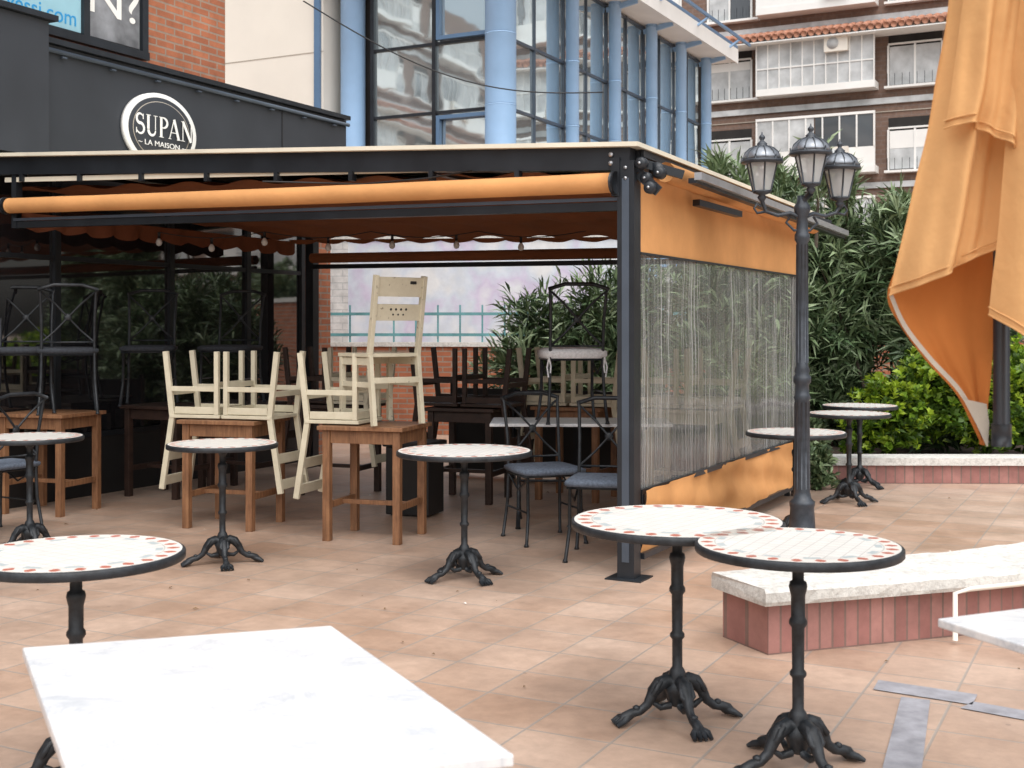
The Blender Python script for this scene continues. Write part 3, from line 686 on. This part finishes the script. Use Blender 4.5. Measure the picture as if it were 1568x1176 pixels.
# ---------------------------------------------------------------- wire
b=MB(); pts=[]
for i in range(20):
    u=i/19; pts.append((-3.4+5*u,20+1.5*u,6.75-1.2*u*(1) +(-1.3)*math.sin(math.pi*u)*.4))
b.tube(pts,.012,'black',5); b.done('overhead_cable')
# ---------------------------------------------------------------- street lamp
b=MB(); li='lampiron'
b.lathe([(.12,0),(.12,.05),(.10,.07),(.095,.10),(.10,.12),(.085,.14),(.075,.30),(.08,.32),(.08,.34),(.058,.36),(.05,.40),(.046,.98),(.056,1.0),(.046,1.02),(.043,1.08),(.056,1.10),(.056,1.13),(.043,1.15),(.05,1.17),(.039,1.2),(.036,1.98),(.048,2.0),(.048,2.03),(.038,2.05),(.034,2.15),(.05,2.18),(.052,2.21),(.034,2.24),(.03,2.28)],li,20)
for i in range(10):
    a=2*math.pi*i/10; b.tube([(.044*math.cos(a),.044*math.sin(a),.42),(.042*math.cos(a),.042*math.sin(a),.97)],.008,li,5)
    b.tube([(.036*math.cos(a),.036*math.sin(a),1.22),(.033*math.cos(a),.033*math.sin(a),1.97)],.006,li,5)
def lantern(c,s_=1):
    old=b.X.copy(); b.X=Matrix.Translation(c)@Matrix.Scale(s_,4)
    b.lathe([(.012,-.06),(.03,-.03),(.02,-.015),(.058,-.002),(.06,.012)],li,12)
    b.lathe([(.056,.012),(.098,.19)],'lglass',6,smooth=False)
    for i in range(6):
        a=2*math.pi*(i+.5)/6; b.tube([(.058*math.cos(a),.058*math.sin(a),.008),(.101*math.cos(a),.101*math.sin(a),.195)],.006,li,5)
    b.lathe([(.012,.02),(.022,.06),(.022,.13),(.01,.15)],'bulb',10)
    b.lathe([(.105,.183),(.134,.188),(.134,.203),(.122,.208)],li,24)
    b.lathe([(.122,.208),(.12,.225),(.105,.252),(.075,.278),(.042,.292)],'hood',24)
    b.lathe([(.042,.29),(.03,.297),(.034,.31),(.02,.322),(.010,.332),(.02,.345),(.018,.357),(.006,.37),(.003,.385)],li,12)
    for i in range(12):
        a=2*math.pi*i/12
        pr=[(.122,.21),(.107,.253),(.077,.28),(.044,.294)]; b.tube([(r*math.cos(a),r*math.sin(a),z) for r,z in pr],.004,li,5)
        if i%2==0: b.tube([(.126*math.cos(a),.126*math.sin(a),.203),(.13*math.cos(a),.13*math.sin(a),.232)],[.007,.003],li,5)
    b.X=old
lantern((.035,-.08,2.34)); lantern((-.255,.0,2.30)); lantern((.265,.10,2.27))
b.tube([(0,0,2.24),(.035,-.08,2.29)],.02,li)
for q,zz in(((-.255,0),2.25),((.265,.10),2.22)):
    x,y=q; b.tube([(0,0,2.14),(x*.3,y*.3,2.17),(x*.6,y*.6,2.155),(x*.9,y*.9,2.18),(x,y,zz)],[.014,.014,.012,.012,.014],li)
    b.tube([(x*.9,y*.9,2.18),(x*1.12,y*1.12,2.17),(x*1.2,y*1.2,2.20),(x*1.12,y*1.12,2.23),(x*1.03,y*1.03,2.21)],[.01,.009,.008,.007,.005],li,6)
    b.tube([(0,0,2.06),(x*.2,y*.2,2.06),(x*.4,y*.4,2.11),(x*.3,y*.3,2.15)],.009,li,6)
b.done('street_lamp',(1.842,7.8,0))
# ---------------------------------------------------------------- low wall bench
def interp(pts,n=8):
    out=[]
    for i in range(len(pts)-1):
        p0=pts[max(i-1,0)];p1=pts[i];p2=pts[i+1];p3=pts[min(i+2,len(pts)-1)]
        for j in range(n):
            t=j/n; out.append(tuple(.5*((2*p1[k])+(-p0[k]+p2[k])*t+(2*p0[k]-5*p1[k]+4*p2[k]-p3[k])*t*t+(-p0[k]+3*p1[k]-3*p2[k]+p3[k])*t**3) for k in range(len(p1))))
    out.append(pts[-1]); return out
fr=interp([(1.13,5.42),(1.96,5.71),(2.6,5.95),(3.4,6.4)]); bk=interp([(.985,5.74),(1.70,6.02),(2.4,6.3),(3.2,6.75)])
fo=interp([(1.105,5.36),(1.98,5.65),(2.64,5.89),(3.46,6.33)],14); bo=interp([(.935,5.76),(1.66,6.07),(2.36,6.36),(3.16,6.82)],14)
b=MB(); b.prism(fr+bk[::-1],0,.225,'redbrick')
n=len(fo)
rows_t=[];
for i in range(n):
    w=lambda: .007*(random.random()-.5)
    rows_t.append([(fo[i][0],fo[i][1],.227),(fo[i][0],fo[i][1]-.006+w(),.245),(fo[i][0],fo[i][1]-.004+w(),.285+w()),(fo[i][0],fo[i][1]+.02,.303+w()),(bo[i][0],bo[i][1]-.02,.303+w()),(bo[i][0],bo[i][1],.285),(bo[i][0],bo[i][1],.227),(fo[i][0],fo[i][1],.227)])
b.grid(rows_t,'stone',False); b.add(rows_t[0][:7],[(0,1,2,3,4,5,6)],'stone')
b.tube([(2.02,5.60,.02),(2.02,5.60,.235),(2.10,5.62,.25),(2.9,5.94,.25)],.012,'plaster',8)
b.done('low_brick_wall')
b=MB(); b.prism([(2.55,11.9),(2.9,11.35),(4.6,11.32),(8,11.1),(8,11.45),(4.7,11.62),(3.05,11.62),(2.8,12.0)],0,.17,'redbrick')
b.prism([(2.51,11.9),(2.88,11.31),(4.6,11.28),(8,11.06),(8,11.5),(4.7,11.66),(3.07,11.66),(2.84,12.02)],.172,.24,'stone')
b.prism([(2.9,12.0),(3.06,11.63),(4.7,11.63),(8,11.46),(8,16),(2.5,16)],0,.16,'soil')
b.done('brick_planter')
# ---------------------------------------------------------------- foliage
def foliage(name,blobs,nwh,nleaf,ll,lw,mats,up=.5,stems=(),shell=.55,seed=1,zmin=.1,spread=(.35,.9)):
    rnd=random.Random(seed); b=MB(); ids=[b.mi(m) for m in mats]
    tot=sum(q[3]*q[4]*q[5] for q in blobs)
    for q in blobs:
        cx,cy,cz,rx,ry,rz=q; cnt=int(nwh*rx*ry*rz/tot)
        for _ in range(cnt):
            d=Vector((rnd.gauss(0,1),rnd.gauss(0,1),rnd.gauss(0,1))).normalized()
            rr=shell+(1.08-shell)*rnd.random()**.8
            nn=.85+.4*noise.noise(d*2.3+Vector((cx,cy,cz)))
            p=Vector((cx+d.x*rx*rr*nn,cy+d.y*ry*rr*nn,cz+d.z*rz*rr*nn))
            if p.z<zmin: continue
            ax=(d*.6+Vector((0,0,up))+Vector((rnd.gauss(0,.35),rnd.gauss(0,.35),rnd.gauss(0,.25)))).normalized()
            s1=ax.orthogonal().normalized(); s2=ax.cross(s1)
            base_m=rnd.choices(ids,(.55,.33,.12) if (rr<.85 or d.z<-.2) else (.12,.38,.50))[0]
            for k in range(nleaf):
                g=rnd.random()*6.283; sp=spread[0]+rnd.random()*spread[1]
                dr=(ax+ (s1*math.cos(g)+s2*math.sin(g))*sp).normalized()
                o=p-ax*rnd.random()*ll*.9; l=ll*(.65+.6*rnd.random()); w=lw*(.7+.5*rnd.random())
                sd=dr.cross(ax); 
                if sd.length<1e-3: continue
                sd=sd.normalized()*w/2
                tip=o+dr*l+Vector((0,0,-l*.22)); md=o+dr*l*.5
                i=len(b.v); b.v+= [tuple(o),tuple(md+sd),tuple(tip),tuple(md-sd)]
                b.f.append([i,i+1,i+2,i+3]); b.m.append(base_m if rnd.random()<.8 else rnd.choice(ids)); b.s.append(False)
    for s_ in stems: b.tube(s_,[.022,.015,.006],'bark',6)
    return b.done(name)
bl=[];st=[]
rn=random.Random(3)
def ole(x0,x1,y0,y1,h0,h1,n):
    for i in range(n):
        u=(i+.5)/n; x=x0+(x1-x0)*u+rn.gauss(0,.1); h=h0+(h1-h0)*u+rn.gauss(0,.15); y=rn.uniform(y0,y1)
        for z,r in((h*.28,.5),(h*.55,.56),(h*.8,.44)):
            bl.append((x+rn.gauss(0,.12),y+rn.gauss(0,.1),z,r*1.1,r,h*.23))
        for k in range(6):
            dx,dy=rn.gauss(0,.25),rn.gauss(0,.2); st.append([(x+dx*.2,y+dy*.2+.25,.0),(x+dx*.6,y+dy*.6+.25,h*.45),(x+dx*1.0,y+dy*1.0+.2,h*.75)])
ole(2.55,5.4,12.7,14.0,2.75,2.95,6); 
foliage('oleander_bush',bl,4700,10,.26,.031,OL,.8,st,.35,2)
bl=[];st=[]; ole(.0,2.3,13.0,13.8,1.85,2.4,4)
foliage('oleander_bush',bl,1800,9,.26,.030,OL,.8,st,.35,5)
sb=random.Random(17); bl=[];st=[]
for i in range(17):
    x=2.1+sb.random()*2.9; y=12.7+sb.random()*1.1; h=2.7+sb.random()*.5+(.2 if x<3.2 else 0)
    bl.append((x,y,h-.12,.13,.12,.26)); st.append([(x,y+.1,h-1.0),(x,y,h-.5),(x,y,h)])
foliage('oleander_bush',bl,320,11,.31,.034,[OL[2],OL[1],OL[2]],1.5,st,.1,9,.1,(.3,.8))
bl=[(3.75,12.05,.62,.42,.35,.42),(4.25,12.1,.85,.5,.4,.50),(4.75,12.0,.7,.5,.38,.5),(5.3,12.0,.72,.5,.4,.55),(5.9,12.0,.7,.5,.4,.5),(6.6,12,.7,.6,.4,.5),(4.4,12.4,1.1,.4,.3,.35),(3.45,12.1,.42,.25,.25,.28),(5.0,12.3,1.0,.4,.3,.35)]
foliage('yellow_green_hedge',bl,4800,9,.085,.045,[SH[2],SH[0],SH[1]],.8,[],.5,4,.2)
bl=[(2.72,10.95,.22,.16,.16,.25),(2.78,11.25,.45,.12,.12,.25)]
foliage('small_potted_shrub',bl,260,8,.09,.035,[OL[1],OL[0],OL[2]],.8,[[(2.72,10.95,0),(2.74,11,.2),(2.76,11.1,.45)]],.3,6,.02)
bl=[];rn=random.Random(8)
for i in range(9): bl.append((3.5+i*1.3,20+rn.random()*3,1.5+rn.random()*.5,1.1,1,1.5))
foliage('distant_tree_row',bl,3500,8,.28,.10,OL,.4,[],.5,11,.1)
b=MB(); b.bb(0,6,0,.3,0,1.9,'brick'); b.bb(-.05,6.05,-.04,.34,1.902,1.98,'stone'); b.done('brick_garden_wall',(3.2,17.5,0),R(-5))
# ---------------------------------------------------------------- parasol
U=MB(); sc=.0016
def pt(px,py,dy): return ((px-1545)*sc,dy,(500-py)*sc)
def sheet(lft,rgt,base,amp,fr,ph,k,bow=.0,hem=True,nc=44,hemk='hem',taper=.3):
    l=interp(lft,8); r=interp(rgt,8); rows=[]
    for i,(a,c) in enumerate(zip(l,r)):
        v=i/(len(l)-1); row=[]
        for j in range(nc+1):
            u=j/nc; am=amp*(taper+(1-taper)*v)
            d=base-bow*math.sin(math.pi*u)+am*math.sin(fr*u+ph+v*.6)+.35*am*math.sin(fr*2.3*u+ph*2)+.012*noise.noise(Vector((u*5,v*4,ph*7)))
            row.append(pt(a[0]+(c[0]-a[0])*u,a[1]+(c[1]-a[1])*u+(a[2] if len(a)>2 else 0)*math.sin(math.pi*u),d))
        rows.append(row)
    U.grid(rows,k)
    if hem:
        for w,hk in((.0,k),(.018,k)): U.tube([ (x,y-.001,z+w) for x,y,z in rows[-1]],.0024,hk,6)
sheet([(1466,-120,0),(1453,20,0),(1437,110,0),(1424,200,0),(1408,270,0),(1392,345,0),(1377,410,0),(1369,452,0)],
      [(1545,-120,0),(1545,20,0),(1543,110,0),(1540,200,0),(1535,270,0),(1528,345,0),(1522,372,0),(1518,380,0)],
      .0,.036,10,.5,'umb',.05)
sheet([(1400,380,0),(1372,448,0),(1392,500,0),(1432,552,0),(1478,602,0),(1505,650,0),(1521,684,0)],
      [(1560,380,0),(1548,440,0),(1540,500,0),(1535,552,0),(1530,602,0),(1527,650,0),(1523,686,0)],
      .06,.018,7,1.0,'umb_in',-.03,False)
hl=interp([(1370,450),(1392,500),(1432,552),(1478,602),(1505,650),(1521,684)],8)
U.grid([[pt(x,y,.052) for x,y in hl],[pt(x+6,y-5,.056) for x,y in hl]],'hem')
U.grid([[pt(1485,612,.05),pt(1522,620,.05)],[pt(1505,650,.048),pt(1526,650,.05)],[pt(1521,686,.046),pt(1524,686,.05)]],'hem')
sheet([(1478,-120,0),(1462,0,0),(1448,90,0),(1438,160,0),(1430,205,-18)],
      [(1560,-120,0),(1556,0,0),(1546,100,0),(1536,180,0),(1526,242,-18)],
      -.07,.036,9,2.2,'umb',.04)
sheet([(1542,-120,0),(1536,0,0),(1524,120,0),(1514,240,0),(1504,360,0),(1497,430,0),(1494,482,14)],
      [(1640,-120,0),(1650,0,0),(1662,120,0),(1672,240,0),(1680,380,0),(1690,530,0),(1700,650,14)],
      -.13,.042,11,1.2,'umb',.06)
sheet([(1500,-120,0),(1480,60,0),(1470,200,0),(1470,330,0),(1475,430,0)],[(1620,-120,0),(1650,60,0),(1680,200,0),(1690,330,0),(1700,430,0)],.15,.03,14,0,'umb',-.05)
U.tube([(-.008,.03,-.29),(-.008,.03,1.6)],.02,'frame',12); U.tube([(-.008,.03,-.295),(-.008,.03,-.24)],.024,'frame',12)
U.tube([(-.008,.03,1.55),(.9,.5,1.75),(1.75,1.0,1.5)],.035,'frame',10); U.tube([(1.75,1.0,-1.45),(1.75,1.0,1.52)],.045,'frame',12); U.box((1.75,1.0,-1.40),(.7,.7,.09),'stone')
U.done('closed_parasol',(1.215,3.0,1.45))
# ---------------------------------------------------------------- light
w=bpy.data.worlds.new('World'); scene.world=w; w.use_nodes=True; nt=w.node_tree; bg=nt.nodes['Background']
sky=nt.nodes.new('ShaderNodeTexSky'); sky.sky_type='NISHITA'; sky.sun_disc=False; sky.sun_elevation=R(62); sky.sun_rotation=R(168); sky.dust_density=5; sky.air_density=1.3
hs=nt.nodes.new('ShaderNodeHueSaturation'); hs.inputs['Saturation'].default_value=.4; L(nt,sky.outputs[0],hs.inputs['Color']); L(nt,hs.outputs[0],bg.inputs[0]); bg.inputs[1].default_value=.15
s=bpy.data.lights.new('sun','SUN'); s.energy=3.4; s.angle=R(105); s.color=(1,.985,.96); so=bpy.data.objects.new('sun',s); scene.collection.objects.link(so)
az=R(168); el=R(62); d=Vector((math.sin(az)*math.cos(el),math.cos(az)*math.cos(el),math.sin(el)))
so.rotation_euler=d.to_track_quat('Z','Y').to_euler()
cam=bpy.data.cameras.new('camera'); co=bpy.data.objects.new('camera',cam); scene.collection.objects.link(co); co.location=(0,0,1.45); co.rotation_euler=(R(90),0,0)
cam.lens=43.2; cam.sensor_width=36; cam.shift_y=-88/1568; cam.clip_end=500; scene.camera=co
cam.dof.use_dof=True; cam.dof.focus_distance=7.5; cam.dof.aperture_fstop=7
scene.view_settings.view_transform='Standard'; scene.view_settings.look='None'; scene.view_settings.exposure=0
